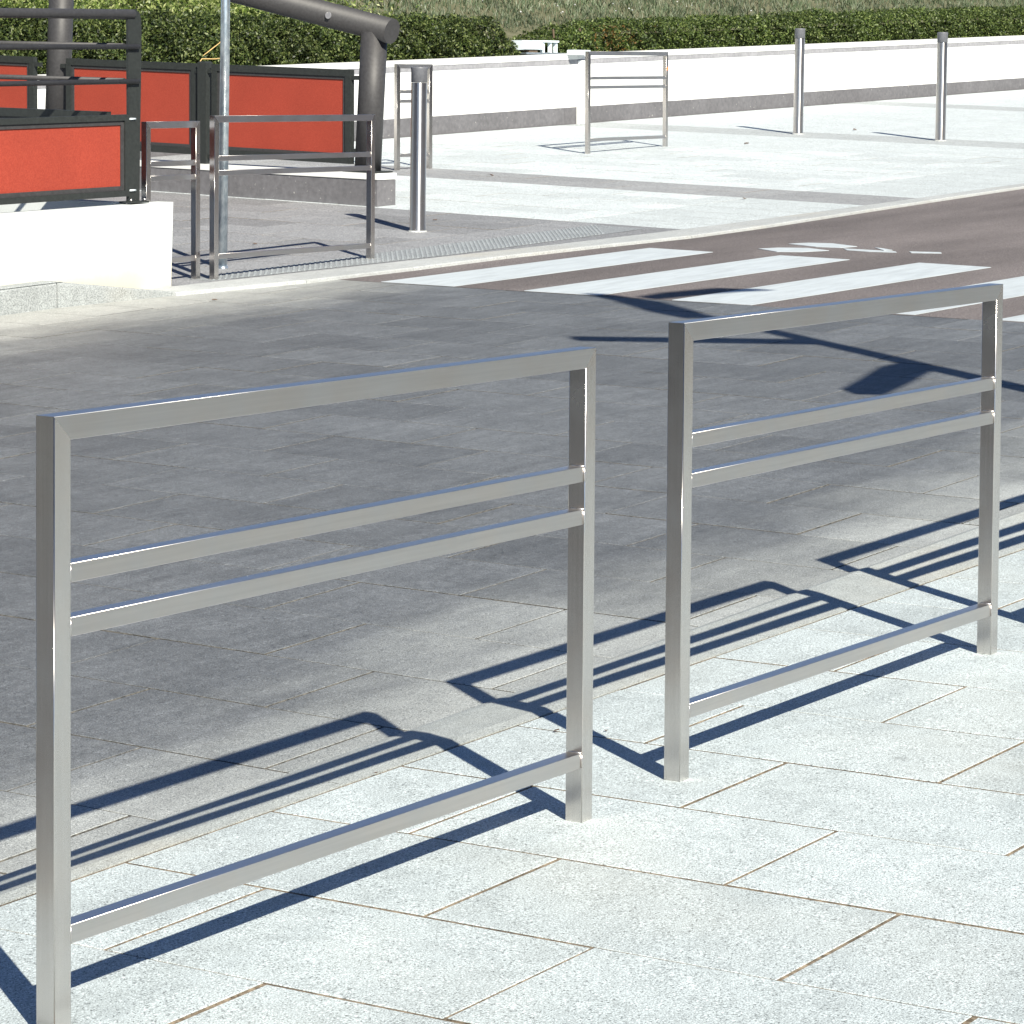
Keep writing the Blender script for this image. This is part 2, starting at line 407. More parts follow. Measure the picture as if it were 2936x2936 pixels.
# big ground sheet to the horizon
def z_far(x, y): return -1.2 + 0.0 * x
sheet('ground', -150, -150, 250, 260, z_far, 0, MAT['soil'], nx=4, ny=4)

# near sidewalk
near = structure('pavement')
sheet('mortar_bed', -9, -12, 6.0, K0, lambda x, y: z_near(x, y), -0.0035, MAT['grout'], parent=near, nx=2, ny=2)
sheet('mortar_bed', 6.0, -12, 26, K0, lambda x, y: z_near(x, y), -0.0035, MAT['grout'], parent=near, nx=2, ny=2)
def jn(k):   # column A joints at Y0, column B half a slab on
    return 0.0 if k % 2 == 1 else PL / 2
pave(-2.9, 11.0, -2.9, K0 - 0.007, z_near, lambda *c: MAT['granite_near'], near, jn, gap=0.0085)
# outer slabs out of the picture: one joined field
def ring(x0, y0, x1, y1):
    mb = MB(); n = 0
    a = x0
    while a < x1 - 0.05:
        c = y0 + (0 if n % 2 else PL / 2) - PL
        while c < y1:
            cc, dd = max(c, y0), min(c + PL, y1)
            if dd - cc > 0.04: mb.box(a + .0045, cc + .0045, z_near(a, cc) - 0.03, min(a + PW, x1) - .0045, dd - .0045, z_near(a, cc) - 0.001)
            c += PL
        a += PW; n += 1
    o = obj('paving_slabs', mb, MAT['granite_near'], near); o['kind'] = 'stuff'
ring(-9, -12, 26, -2.9)
ring(11.003, -2.9, 26, K0 - .007)
ring(-9, -2.9, -2.9, K0 - .004)

# sloping near kerb, stone by stone
kr = structure('sloping_kerb')
x = -6.2
i = 0
while x < 26:
    L_ = 0.98 + random.uniform(-0.01, 0.01); x2 = x + L_ - 0.005; mb = MB(); vs = []
    for xx in (x, x2):
        zt = max(z_near(xx, K0), z_road(xx, K1) + 0.006); zb = z_road(xx, K1) + 0.004
        vs += [(xx, K0 + .004, zt - .12), (xx, K0 + .004, zt - .002), (xx, K0 + 0.045, zt - 0.002), (xx, K1 - 0.04, zb + 0.012), (xx, K1, zb), (xx, K1, zb - .12)]
    fs = [(j, j + 6, (j + 1) % 6 + 6, (j + 1) % 6) for j in range(6)] + [(5, 4, 3, 2, 1, 0), (6, 7, 8, 9, 10, 11)]
    mb.add(vs, fs); obj('kerb_stone', mb, MAT['kerb_ramp'], kr); x += L_

# raised table (the dark paved lane)
TX1 = 11.28
lane = structure('raised_crossing')
sheet('mortar_bed', -8, K1 - .05, TX1, 8.5, z_road, -0.0035, MAT['grout_lane'], parent=lane, nx=4, ny=4)
def jl(k): return 0.0 if k % 2 == 0 else PL / 2
def lane_far(x):   # where the far kerb stands
    return 8.28 if x < 9.3 else (8.28 - 0.21 * (x - 9.3) if x < 11.3 else 7.86)
pave(-1.6, TX1, K1 + 0.003, 7.80, z_road, lambda *c: MAT['granite_lane'], lane, jl, gap=0.008, limit=292)
mb = MB()
for k in range(-18, 25):
    a = X0 + k * PW; b = min(a + PW, TX1)
    if a > TX1 - .05: break
    for (c, d) in ((7.80, 8.28),):
        mb.add([(a + .003, c, z_road(a, c)), (b - .003, c, z_road(b, c)), (b - .003, d, z_road(b, d)), (a + .003, d, z_road(a, d))], [(0, 1, 2, 3)])
    if a < -1.6:
        for j in range(9): 
            c = K1 + .003 + j * .763 + .003; d = c + .757
            mb.add([(a + .003, c, z_road(a, c)), (b - .003, c, z_road(b, c)), (b - .003, d, z_road(b, d)), (a + .003, d, z_road(a, d))], [(0, 1, 2, 3)])
o = obj('paving_slabs', mb, MAT['granite_lane'], lane); o['kind'] = 'stuff'

# asphalt road with zebra and bicycle mark
road = sheet('road', TX1 + 0.003, 0.75, 70, 8.2, z_road, 0.0, MAT['asphalt'], nx=24, ny=10)
def decal(name, pts, off=0.004):
    mb = MB(); cx = sum(p[0] for p in pts) / len(pts); cy = sum(p[1] for p in pts) / len(pts)
    n = len(pts); vs = [(x, y, z_road(x, y) + off) for x, y in pts] + [(x, y, z_road(x, y) + 0.001) for x, y in pts]
    fs = [tuple(range(n))] + [(i, i + n, (i + 1) % n + n, (i + 1) % n) for i in range(n)]
    area = sum(pts[i][0] * pts[(i + 1) % n][1] - pts[(i + 1) % n][0] * pts[i][1] for i in range(n))
    if area < 0: fs = [tuple(reversed(f)) for f in fs]
    mb.add(vs, fs); return obj(name, mb, MAT['paint'], road)
Z = [[(11.29, 7.57), (11.29, 7.03), (14.10, 6.84), (14.15, 7.37)], [(11.29, 6.52), (11.29, 6.0), (14.07, 5.79), (14.11, 6.33)],
     [(11.29, 5.5), (11.29, 4.98), (14.05, 4.77), (14.10, 5.30)], [(11.31, 4.50), (11.31, 3.97), (14.03, 3.78), (14.08, 4.32)],
     [(11.31, 3.48), (11.31, 2.95), (14.01, 2.76), (14.05, 3.30)], [(11.31, 2.46), (11.31, 1.93), (14.0, 1.74), (14.03, 2.28)],
     [(11.31, 1.44), (11.31, 0.91), (14.0, 0.72), (14.02, 1.26)]]
for q in Z: decal('zebra_stripe', q)
B_ = [[(14.48, 6.7), (14.62, 6.62), (14.70, 6.44), (14.60, 6.22), (14.41, 6.33), (14.34, 6.48)],
      [(14.93, 6.71), (15.07, 6.63), (15.11, 6.46), (14.98, 6.2), (14.83, 6.25), (14.81, 6.43)],
      [(14.79, 6.21), (14.78, 6.02), (14.76, 5.8), (14.70, 5.76), (14.66, 5.95), (14.69, 6.13)],
      [(14.97, 6.06), (14.94, 5.99), (14.84, 5.86), (14.79, 5.9)], [(14.81, 5.72), (14.86, 5.51), (14.79, 5.47), (14.72, 5.66)]]
for q in B_: decal('painted_mark', q)

# far kerb: flush granite stones along a slightly bending line
fk = structure('far_kerb')
OUT = [(10.0, 8.12), (11.3, 7.86), (13.3, 7.77), (14.3, 7.63), (15.2, 7.50), (16.1, 7.51), (18.5, 7.58), (21.0, 7.62), (60, 7.9)]
INN = [(10.0, 8.42), (11.3, 8.28), (12.8, 8.14), (13.9, 8.03), (15.4, 7.93), (16.1, 7.90), (18.5, 7.86), (21.0, 7.86), (60, 8.2)]
def lerp(T, x):
    for (a, ya), (b, yb) in zip(T, T[1:]):
        if x <= b: return ya + (yb - ya) * (x - a) / (b - a)
    return T[-1][1]
x = 10.0; ks = []
while x < 45: ks.append(x); x += 1.0
for a in ks:
    b = a + 0.994; mb = MB(); vs = []
    for xx in (a, b):
        yo, yi = lerp(OUT, xx), lerp(INN, xx); zo = z_road(xx, yo) + 0.022; zi = z_plaza(xx, yi) + 0.002
        vs += [(xx, yo, zo - .1), (xx, yo, zo - 0.006), (xx, yo + 0.012, zo), (xx, yi, zi), (xx, yi, zi - .1)]
    mb.add(vs, [(j, j + 5, (j + 1) % 5 + 5, (j + 1) % 5) for j in range(5)] + [(4, 3, 2, 1, 0), (5, 6, 7, 8, 9)])
    obj('kerb_stone', mb, MAT['kerb'], fk)

# plaza beyond
plaza = structure('plaza')
def strip(name, x0, x1, ya, yb, off, mat, parent):
    mb = MB(); n = int((x1 - x0) / .5) + 1; vs = []
    for i in range(n + 1):
        x = x0 + (x1 - x0) * i / n
        for y in (ya(x), yb(x)): vs.append((x, y, z_plaza(x, y) + off))
    mb.add(vs, [(2 * i, 2 * i + 2, 2 * i + 3, 2 * i + 1) for i in range(n)]); return obj(name, mb, mat, parent)
strip('mortar_bed', 9.2, 70, lambda x: lerp(INN, x) - .04 if x > 10 else 8.45, lambda x: 15.9, -0.008, MAT['grout'], plaza)
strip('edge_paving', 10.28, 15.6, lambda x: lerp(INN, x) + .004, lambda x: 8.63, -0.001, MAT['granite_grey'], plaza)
sheet('mortar_bed', -8, 8.42, 9.2, 40, z_plaza, -0.008, MAT['grout'], parent=plaza, nx=4, ny=4)
sheet('mortar_bed', 9.2, 15.9, 15.6, 40, z_plaza, -0.008, MAT['grout'], parent=plaza, nx=4, ny=4)
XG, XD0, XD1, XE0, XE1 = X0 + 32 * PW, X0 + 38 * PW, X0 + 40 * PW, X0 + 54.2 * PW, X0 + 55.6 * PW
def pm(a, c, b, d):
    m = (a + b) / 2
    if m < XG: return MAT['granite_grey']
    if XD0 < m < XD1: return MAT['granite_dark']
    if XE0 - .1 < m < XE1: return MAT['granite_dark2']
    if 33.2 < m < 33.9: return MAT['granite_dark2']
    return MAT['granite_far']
MAT['granite_dark2'] = granite('mid_granite_slab', (0.42, 0.45, 0.46), 0.7, 1.25, tint=0.06, sp=0.35)
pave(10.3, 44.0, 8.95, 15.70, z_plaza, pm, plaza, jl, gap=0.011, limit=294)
# cut slabs between the kerb and the first full joint, skirting the tactile strip
mb = {}
for k in range(20, 92):
    a = X0 + k * PW; b = a + PW; m = (a + b) / 2
    ya, yb = lerp(INN, a) + .006, lerp(INN, b) + .006
    if b < 10.3: continue
    top = 8.947; lo = 8.62 if 10.6 < m < 15.5 else None
    mm = pm(a, 0, b, 0); g = .003; X = mb.setdefault(mm.name, MB())
    q = [(a + g, lo or ya), (b - g, lo or yb), (b - g, top), (a + g, top)]
    X.add([(x, y, z_plaza(x, y)) for x, y in q], [(0, 1, 2, 3)])
for mn, X in mb.items():
    o = obj('cut_slabs', X, bpy.data.materials[mn], plaza); o['kind'] = 'stuff'
# paving inside the fenced stairhead (seen only through gaps)
mbp = MB()
for i in range(-17, 40):
    for j in range(0, 42):
        a = 9.97 - (i + 1) * PW if i >= 0 else 10.3; 
        if i < 0: break
        c = 8.6 + j * PL
        if c > 30: break
        mbp.add([(x, y, z_plaza(x, y)) for x, y in ((a + .003, c + .003), (a + PW - .003, c + .003), (a + PW - .003, c + PL - .003), (a + .003, c + PL - .003))], [(0, 1, 2, 3)])
for i in range(0, 11):
    for j in range(0, 22):
        a = 10.3 + i * PW; c = 15.71 + j * PL
        mbp.add([(x, y, z_plaza(x, y)) for x, y in ((a + .003, c + .003), (a + PW - .003, c + .003), (a + PW - .003, c + PL - .003), (a + .003, c + PL - .003))], [(0, 1, 2, 3)])
o = obj('inner_slabs', mbp, MAT['granite_far'], plaza); o['kind'] = 'stuff'

# tactile strip with diagonal ribs
tac = structure('tactile_strip')
mb = MB(); x = 10.65
def tb(x): return max(lerp(INN, x) + .05, 8.17)
k = 0
while x < 15.4:
    x2 = min(x + 0.45, 15.42)
    q = [(x + .002, tb(x)), (x2 - .002, tb(x2)), (x2 - .002, 8.615), (x + .002, 8.615)]
    o = MB(); o.add([(a, b, z_plaza(a, b) + .001) for a, b in q], [(0, 1, 2, 3)]); obj('tactile_slab', o, MAT['tactile'], tac)
    x = x2
mb = MB(); x = 10.45; ax_, ay_ = math.cos(R(37)), math.sin(R(37)); w_ = 0.0085
while x < 15.30:
    y0_ = tb(max(x, 10.65)) + .015; ln = (8.60 - y0_) / ay_; vs = []
    for k_ in (0, 1):
        X_, Y_ = x + ax_ * ln * k_, y0_ + ay_ * ln * k_
        for d_, h_ in ((-w_, 0), (-w_ * .5, .0035), (w_ * .5, .0035), (w_, 0)):
            px_, py_ = X_ - ay_ * d_, Y_ + ax_ * d_; vs.append((px_, py_, z_plaza(px_, py_) + .0015 + h_))
    if x > 10.66 and x + ax_ * ln < 15.42: mb.add(vs, [(1, 0, 4, 5), (2, 1, 5, 6), (3, 2, 6, 7), (0, 1, 2, 3), (7, 6, 5, 4)])
    x += 0.050
o = obj('tactile_ribs', mb, MAT['tactile_rib'], tac); o['kind'] = 'stuff'

# left raised kerb in front of the white wall
lk = structure('left_kerb')
sheet('pavement_strip', -8, 8.28, 9.2, 8.42, lambda x, y: z_road(x, 8.28) + 0.146, 0, MAT['kerb'], parent=lk, nx=2, ny=1)
def kz(x):   # height of kerb top above the lane
    return 0.15 if x < 9.15 else max(0.010, 0.15 * (1 - (x - 9.15) / 0.98))
xs = [-8 + i for i in range(17)] + [9.15, 10.12]
def ky(x): return 8.28 if x < 9.15 else 8.28 - 0.155 * (x - 9.15)
for a, b in zip(xs, xs[1:]):
    mb = MB(); vs = []; b2 = b - 0.008
    for xx in (a, b2):
        y0_ = ky(xx); zt = z_road(xx, y0_) + kz(xx); zb = z_road(xx, y0_) - 0.06; r_ = min(0.018, kz(xx) * .4)
        vs += [(xx, y0_, zb), (xx, y0_, zt - r_), (xx, y0_ + r_ * .4, zt - r_ * .35), (xx, y0_ + r_, zt), (xx, y0_ + 0.13, zt), (xx, y0_ + .13, zb)]
    mb.add(vs, [(j, j + 6, (j + 1) % 6 + 6, (j + 1) % 6) for j in range(6)] + [(5, 4, 3, 2, 1, 0), (6, 7, 8, 9, 10, 11)])
    obj('kerb_stone', mb, MAT['kerb_left'], lk)

# ------------------------------------------------------------------ steel barriers
def prof(w, d, r, n=4):
    """rounded rectangle, counter-clockwise, centred"""
    out = []
    for cx, cy, a0 in ((w / 2 - r, d / 2 - r, 0), (-w / 2 + r, d / 2 - r, 90), (-w / 2 + r, -d / 2 + r, 180), (w / 2 - r, -d / 2 + r, 270)):
        for i in range(n + 1):
            a = R(a0 + 90 * i / n); out.append((cx + r * math.cos(a), cy + r * math.sin(a)))
    return out
S_ = 0.0409
def make_barrier(L, H, foot_l, foot_r, name, label, group, collar=(None, None)):
    t = thing(name, label, 'barrier', group=group)
    s = S_; P = prof(s, s, 0.0015)
    # posts, mitred into the top bar
    for side in (0, 1):
        mb = MB(); x0 = 0 if side == 0 else L - s; low = foot_l if side == 0 else foot_r
        bot = [(x0 + s / 2 + px, s / 2 + py, low) for px, py in P]
        top = []
        for px, py in P:
            xx = x0 + s / 2 + px; inn = (xx - x0) if side == 0 else (x0 + s - xx)
            top.append((xx, s / 2 + py, H - min(max(inn, 0.0), s) + 0.0))
        mb.loft([bot, top], True, True, 5)
        po = obj('post', mb, MAT['steel_post'], t)
        zc_ = collar[side]
        if zc_ is not None:
            cx_, cy_ = x0 + s / 2, s / 2; L_ = []
            for rr, hh in ((.0275, -.01), (.0275, .0012), (.0225, .0035), (.0206, .0045)):
                L_.append([(cx_ + sx_ * rr, cy_ + sy_ * rr, zc_ + hh) for sx_, sy_ in ((-1, -1), (1, -1), (1, 1), (-1, 1))])
            obj('mortar_collar', MB().loft(L_, False), MAT['collar'], t)
    mb = MB(); a = []; b = []
    for py, pz in prof(s, s, 0.0009):
        zz = H - s / 2 + pz; k = H - zz
        a.append((k, s / 2 + py, zz)); b.append((L - k, s / 2 + py, zz))
    mb.loft([a, b], True, True, 5); obj('top_bar', mb, MAT['steel_bar'], t)
    h = 0.0318
    for zt in (0.7547, 0.6651, 0.1530):
        zt = zt * H; mb = MB(); Q = prof(h, h, 0.0007, 3)
        mb.loft([[(xx, s / 2 - 0.002 + py, zt - h / 2 + pz) for py, pz in Q] for xx in (s + .0008, L - s - .0008)], True, True, 4)
        rl = obj('rail', mb, MAT['steel_bar'], t)
        for xx in (s, L - s):
            wb = MB().cyl((xx, s / 2 - h / 2 - .0035, zt - h + .001), (xx, s / 2 - h / 2 - .0035, zt - .001), 0.0014, 8); obj('weld', wb, MAT['weld'], rl)
            wb = MB().cyl((xx, s / 2 - h / 2 - .002, zt + .0005), (xx, s / 2 + h / 2 - .004, zt + .0005), 0.0014, 8); obj('weld', wb, MAT['weld'], rl)
    return t
G1 = 'steel barriers along the near pavement edge'
b1 = make_barrier(1.6609, 1.0, -0.06, -0.03, 'barrier', 'brushed steel barrier nearest the camera, its left post running off the bottom of the picture', G1, collar=(-0.0268, -0.0003))
b1.location = (0, 0, 0.0); b1.rotation_euler = (0, math.atan(0.0042), 0)
b2 = copy_tree(b1); b2.location = (2.027, 0.0023, 0.0196); b2.rotation_euler = (0, math.atan(0.0028), -0.001)
b2['label'] = 'second brushed steel barrier on the right, with the zebra crossing seen behind its top bar'
b3 = copy_tree(b1); b3.location = (4.054, 0.004, 0.046); b3.rotation_euler = (0, 0.002, 0)
b3['label'] = 'third steel barrier, past the right edge of the picture, seen only by its shadow'
G2 = 'steel barriers on the far side of the lane'
c1 = make_barrier(1.6609, 1.0, -0.05, 0.0, 'barrier', 'wide dark steel barrier in front of the galvanised pole and red panels', G2)
c1.location = (10.722, 8.42, 0.298); c1.rotation_euler = (0, 0.003, 0)
f1 = make_barrier(1.565, 1.03, -0.03, 0.0, 'barrier', 'dark steel barrier standing alone before the long white wall', G2)
f1.location = (22.03, 12.83, 0.768); f1.rotation_euler = (0, -0.006, 0)
stk = MB(); stk.cyl((1.565 - S_ / 2 - .002, -0.0005, 0.855), (1.565 - S_ / 2 - .002, -0.003, 0.855), 0.019, 16)
stk_o = obj('round_sticker', stk, MAT['orange'], f1)
G3 = 'narrow steel barriers'
d1 = make_barrier(0.505, 0.975, -0.05, -0.03, 'narrow_barrier', 'narrow steel barrier beside the right end of the white wall block', G3)
d1.location = (10.215, 8.53, 0.290)
e1 = make_barrier(0.445, 0.972, -0.05, -0.03, 'narrow_barrier', 'narrow steel barrier half hidden behind the thick steel bollard', G3)
e1.location = (18.87, 12.92, 0.680); e1.rotation_euler = (0, 0.0, R(-12))

# ------------------------------------------------------------------ bollards
def make_bollard(label):
    t = thing('bollard', label, 'bollard', group='round steel bollards')
    r, H = 0.0575, 1.19
    mb = MB(); mb.cyl((0, 0, -0.05), (0, 0, 1.075), r, 40, r, False); obj('pole', mb, MAT['steel_pole'], t)
    mb = MB(); n = 40
    L = []
    for z_, rr in ((1.0765, r - .002), (1.08, r + .0015), (1.165, r + .0015), (1.178, r + .004), (1.186, r + .003), (1.190, r - .006), (1.184, r - .012), (1.183, 0.002)):
        L.append([(rr * math.cos(2 * math.pi * i / n), rr * math.sin(2 * math.pi * i / n), z_) for i in range(n)])
    mb.loft(L, True, True); obj('cap', mb, MAT['cap'], t)
    mb = MB(); L = []
    for z_, rr in ((-0.02, r + .012), (0.004, r + .012), (0.007, r + .008), (0.008, r + .0004)):
        L.append([(rr * math.cos(2 * math.pi * i / n), rr * math.sin(2 * math.pi * i / n), z_) for i in range(n)])
    mb.loft(L, False, True); obj('base_ring', mb, MAT['kerb'], t)
    return t
g1 = make_bollard('thick steel bollard with grey cap closest to the camera, beside the dark tubular post')
g1.location = (14.125, 9.312, 0.423); g1.rotation_euler = (0, R(0.7), 0)
g2 = copy_tree(g1); g2.location = (26.507, 12.852, 0.909); g2.rotation_euler = (0, R(1.0), 0)
g2['label'] = 'left one of the two thin steel bollards before the long white wall'
g3 = copy_tree(g1); g3.location = (26.589, 11.129, 0.862); g3.rotation_euler = (0, R(1.1), 0)
g3['label'] = 'right one of the two thin steel bollards before the long white wall'
for o in (g2, g3): o.scale = (0.98, 0.98, 1.0)

# ------------------------------------------------------------------ galvanised pole
t = thing('pole', 'tall shiny galvanised pole rising out of the picture behind the wide barrier', 'pole', (11.28, 8.81, 0.32))
mb = MB(); mb.cyl((0, 0, -0.04), (0.045, -0.01, 3.4), 0.0295, 32, 0.0305); obj('shaft', mb, MAT['galv'], t)
mb = MB(); mb.cyl((0, 0, -0.02), (0, 0, 0.018), 0.037, 24, 0.034); obj('collar', mb, MAT['galv'], t)
mb = MB(); mb.cyl((0.045, -0.01, 3.4), (0.045, -0.01, 3.415), 0.033, 24, 0.02); obj('end_cap', mb, MAT['dark'], t)

# ------------------------------------------------------------------ white wall block at left
def zw(x): return 0.785 + 0.0155 * (x - 10.3)
t = thing('low_wall', 'low white rendered wall block at the left edge, carrying the dark railing', 'wall', (10.3, 8.40, 0.2))
o_ = (10.3, 8.40, 0.2)
def wallbox(x0, y0, x1, y1, zb, zt0, zt1, tx=0.0, ends=True):
    """box in x with sloping top; right end leans out by tx"""
    mb = MB()
    vs = [(x0, y0, zb), (x1, y0, zb), (x1, y1, zb), (x0, y1, zb), (x0, y0, zt0), (x1 + tx, y0, zt1), (x1 + tx, y1, zt1), (x0, y1, zt0)]
    return mb.add(vs, [(0, 3, 2, 1), (4, 5, 6, 7), (0, 1, 5, 4), (1, 2, 6, 5), (2, 3, 7, 6), (3, 0, 4, 7)])
mb = wallbox(-8, 8.40, 10.262, 8.52, -0.4, zw(-8), zw(10.30), 0.046)
obj('wall_body', shift(mb, o_), MAT['white'], t)
mb = wallbox(9.90, 8.523, 10.02, 12.4, 0.1, 0.79, 0.79)
mb.v = [(x, y, z_ + (0.018 * (y - 8.5) if z_ > .5 else 0)) for x, y, z_ in mb.v]
obj('return_wall', shift(mb, o_), MAT['white'], t)

# railing of dark steel on that wall: front run along x, return run along y
rx, ry = 9.97, 8.47
t = thing('railing', 'dark steel railing with rods and a red panel on the white wall block', 'railing', (rx, ry, 0.785))
O = (rx, ry, 0.785)
def up(x): return 0.0142 * (x - 9.94)
def part(name, mb, mat, parent=None, orig=O): return obj(name, shift(mb, orig), mat, parent or t)
def fin(xc, yc, z0, ax, flip=1):
    """flat steel upright with the notched head; ax = 'x' plate lies in the xz plane"""
    K_ = 1.08
    pts = [(-0.048, 0.0), (0.046, 0.0), (0.047, 0.03), (0.052, 0.35), (0.062, 0.75), (0.066, 1.02), (0.064, 1.09), (0.052, 1.125),
           (0.018, 1.150), (-0.02, 1.120), (-0.046, 1.09), (-0.046, 0.98), (-0.044, 0.5)]
    pts = [(a * K_, b) for a, b in pts]; mb = MB(); n = len(pts); th = 0.008
    L = []
    for yy in (-th, th):
        L.append([((xc + px * flip, yc + yy, z0 + pz) if ax == 'x' else (xc + yy, yc + px * flip, z0 + pz)) for px, pz in pts])
    if (ax == 'x') == (flip > 0): L.reverse()
    mb.loft(L, True, False); return mb
part('upright', fin(10.022, ry, 0.785, 'x'), MAT['dark'])
for xx in (8.6, 7.1, 5.6, 4.1): part('upright', fin(xx, ry, 0.785 + up(xx), 'x'), MAT['dark'])
for yy in (9.95, 11.4): part('upright', fin(9.98, yy, 0.785 + 0.018 * (yy - 8.47), 'y'), MAT['dark'])
mb = MB(); mb.tube([(3.2, ry, 1.905 + up(3.2)), (10.02, ry, 1.905), (10.035, ry + .015, 1.905), (10.035, ry + .02, 1.905)], 0.028, 16); part('handrail', mb, MAT['dark_tube'])
mb = MB(); mb.tube([(10.03, ry + .035, 1.90), (10.03, 12.6, 1.90 + .018 * 4.1)], 0.028, 16); part('handrail', mb, MAT['dark_tube'])
for z_ in (1.713, 1.508):
    mb = MB(); mb.cyl((3.2, ry - .022, z_ + up(3.2)), (10.05, ry - .022, z_), 0.0155, 12); q = part('rod', mb, MAT['dark_tube'])
    mb = MB(); mb.cyl((10.05, ry - .022, z_), (10.055, ry - .022, z_), 0.010, 10); obj('weld', shift(mb, O), MAT['weld'], q)
    mb = MB(); mb.cyl((9.97, ry + .02, z_ + .004), (9.97, 12.6, z_ + .074), 0.0155, 12); part('rod', mb, MAT['dark_tube'])
def framed_panel(axis, a0, a1, c, zb0, zt0, slope, parent, orig, fw=0.036, inner=0.026, face=-1, depth=0.035, mats=None, name='panel_frame'):
    """frame + inner frame + red sheet; axis 'x' or 'y' is the run, c the other coordinate, face = side that is seen"""
    def P(a, d, z_):
        z_ = z_ + slope * (a - a1)
        return (a, c + d * -face, z_) if axis == 'x' else (c + d * -face, a, z_)
    def bar(mb, A0, A1, Z0, Z1, d0, d1):
        q = [P(A0, d0, Z0), P(A1, d0, Z0), P(A1, d1, Z0), P(A0, d1, Z0), P(A0, d0, Z1), P(A1, d0, Z1), P(A1, d1, Z1), P(A0, d1, Z1)]
        fs = [(0, 3, 2, 1), (4, 5, 6, 7), (0, 1, 5, 4), (1, 2, 6, 5), (2, 3, 7, 6), (3, 0, 4, 7)]
        if axis == 'y': fs = [tuple(reversed(f)) for f in fs]
        if face > 0: fs = [tuple(reversed(f)) for f in fs]
        mb.add(q, fs)
    def ringm(o0, o1, oz0, oz1, k, d0, d1):
        mb = MB(); vs = []
        for d in (d0, d1):
            for kk in (0, k):
                vs += [P(o0 + kk, d, oz0 + kk), P(o1 - kk, d, oz0 + kk), P(o1 - kk, d, oz1 - kk), P(o0 + kk, d, oz1 - kk)]
        fs = []
        for i in range(4):
            j = (i + 1) % 4
            fs += [(i, j, j + 4, i + 4), (i + 12, j + 12, j + 8, i + 8), (i + 8, j + 8, j, i), (i + 4, j + 4, j + 12, i + 12)]
        if (axis == 'y') != (face > 0): fs = [tuple(reversed(f)) for f in fs]
        return mb.add(vs, fs)
    fr = obj(name, shift(ringm(a0, a1, zb0, zt0, fw, 0, depth), orig), MAT['dark'], parent)
    f2 = fw + inner; g = 0.0005
    obj('bead', shift(ringm(a0 + fw + g, a1 - fw - g, zb0 + fw + g, zt0 - fw - g, inner - g, 0.010, depth - .006), orig), MAT['dark_tube'], fr)
    mb = MB(); bar(mb, a0 + f2, a1 - f2, zb0 + f2, zt0 - f2, 0.018, 0.024)
    obj('red_sheet', shift(mb, orig), MAT['red'], fr)
    return fr
pz1, pz0 = 1.312, 0.828
for a0, a1 in ((8.79, 9.965), (7.595, 8.735), (6.28, 7.42), (5.04, 6.18), (3.8, 4.94)):
    framed_panel('x', a0, a1, ry - .022, pz0 + up(a1), pz1 + up(a1), 0.0142, t, O)
for a0, a1 in ((8.62, 9.88), (10.02, 11.34)):
    framed_panel('y', a0, a1, 9.965, pz0 + .018 * (a1 - 8.5), pz1 + .012 + .018 * (a1 - 8.5), 0.018, t, O, fw=0.05)
for z_ in (1.285, 0.862): part('panel_bolt', MB().cyl((9.98, ry - .014, z_), (10.03, ry - .014, z_), 0.006, 8), MAT['white_metal'])
mb = MB(); mb.box(9.95, ry - .05, 0.787, 10.11, ry + .045, 0.797); part('foot_plate', mb, MAT['dark'])
for xx in (9.968, 10.09): part('foot_bolt', MB().cyl((xx, ry - .032, .797), (xx, ry - .032, .812), 0.010, 6), MAT['weld'])

# ------------------------------------------------------------------ long planter wall in the middle distance
YE = 10.755
def zc(y): return 0.724 + 0.0225 * (y - YE)
O2 = (15.6, YE, 0.5)
t = thing('plinth_wall', 'low grey concrete plinth wall with pale coping under the red panels', 'wall', O2)
def runbox(x0, x1, y0, y1, zb, zt):
    mb = MB(); vs = []
    for y in (y0, y1): vs += [(x0, y, zb(y)), (x1, y, zb(y)), (x1, y, zt(y)), (x0, y, zt(y))]
    return mb.add(vs, [(0, 4, 7, 3), (1, 2, 6, 5), (3, 7, 6, 2), (0, 1, 5, 4), (0, 3, 2, 1), (4, 5, 6, 7)])
y = YE; i = 0
while y < 30:
    y2 = y + 1.5
    obj('plinth_block', shift(runbox(15.6, 15.85, y, y2 - .004, lambda q: 0.3, lambda q: zc(q) - 0.002), O2), MAT['plinth'], t)
    obj('coping_slab', shift(runbox(15.593, 15.857, y - (.006 if i == 0 else 0), y2 - .004, zc, lambda q: zc(q) + 0.050), O2), MAT['coping'], t)
    y = y2; i += 1
# tubular frame standing on it
O3 = (15.72, 10.93, 0.79)
t = thing('tubular_frame', 'big dark tubular frame, two posts and an inclined pipe above the red panels', 'pipe frame', O3)
def ztop(y): return 1.96 + 0.213 * (y - 11.0)
for yf, yt in ((10.935, 10.872), (14.245, 14.16)):
    zb = zc(yf) + .05; zt = ztop(yt) - .04; mb = MB(); mb.cyl((15.72, yf, zb), (15.72, yt, zt), 0.106, 36)
    q = obj('post', shift(mb, O3), MAT['dark_tube'], t)
    mb = MB(); mb.box(15.60, yf - .16, zb, 15.84, yf + .16, zb + .012); obj('foot_plate', shift(mb, O3), MAT['dark'], q)
    for yy in (-.13, .13): obj('anchor_bolt', shift(MB().cyl((15.625, yf + yy, zb + .012), (15.625, yf + yy, zb + .034), 0.016, 6), O3), MAT['dark'], q)
mb = MB(); mb.cyl((15.72, 10.70, ztop(10.70)), (15.72, 19.5, ztop(19.5)), 0.101, 40); obj('inclined_pipe', shift(mb, O3), MAT['dark_tube'], t)
mb = MB(); mb.cyl((15.618, 11.25, ztop(11.25) + .01), (15.610, 11.25, ztop(11.25) + .01), 0.028, 20); obj('round_plug', shift(mb, O3), MAT['joint_band'], t)
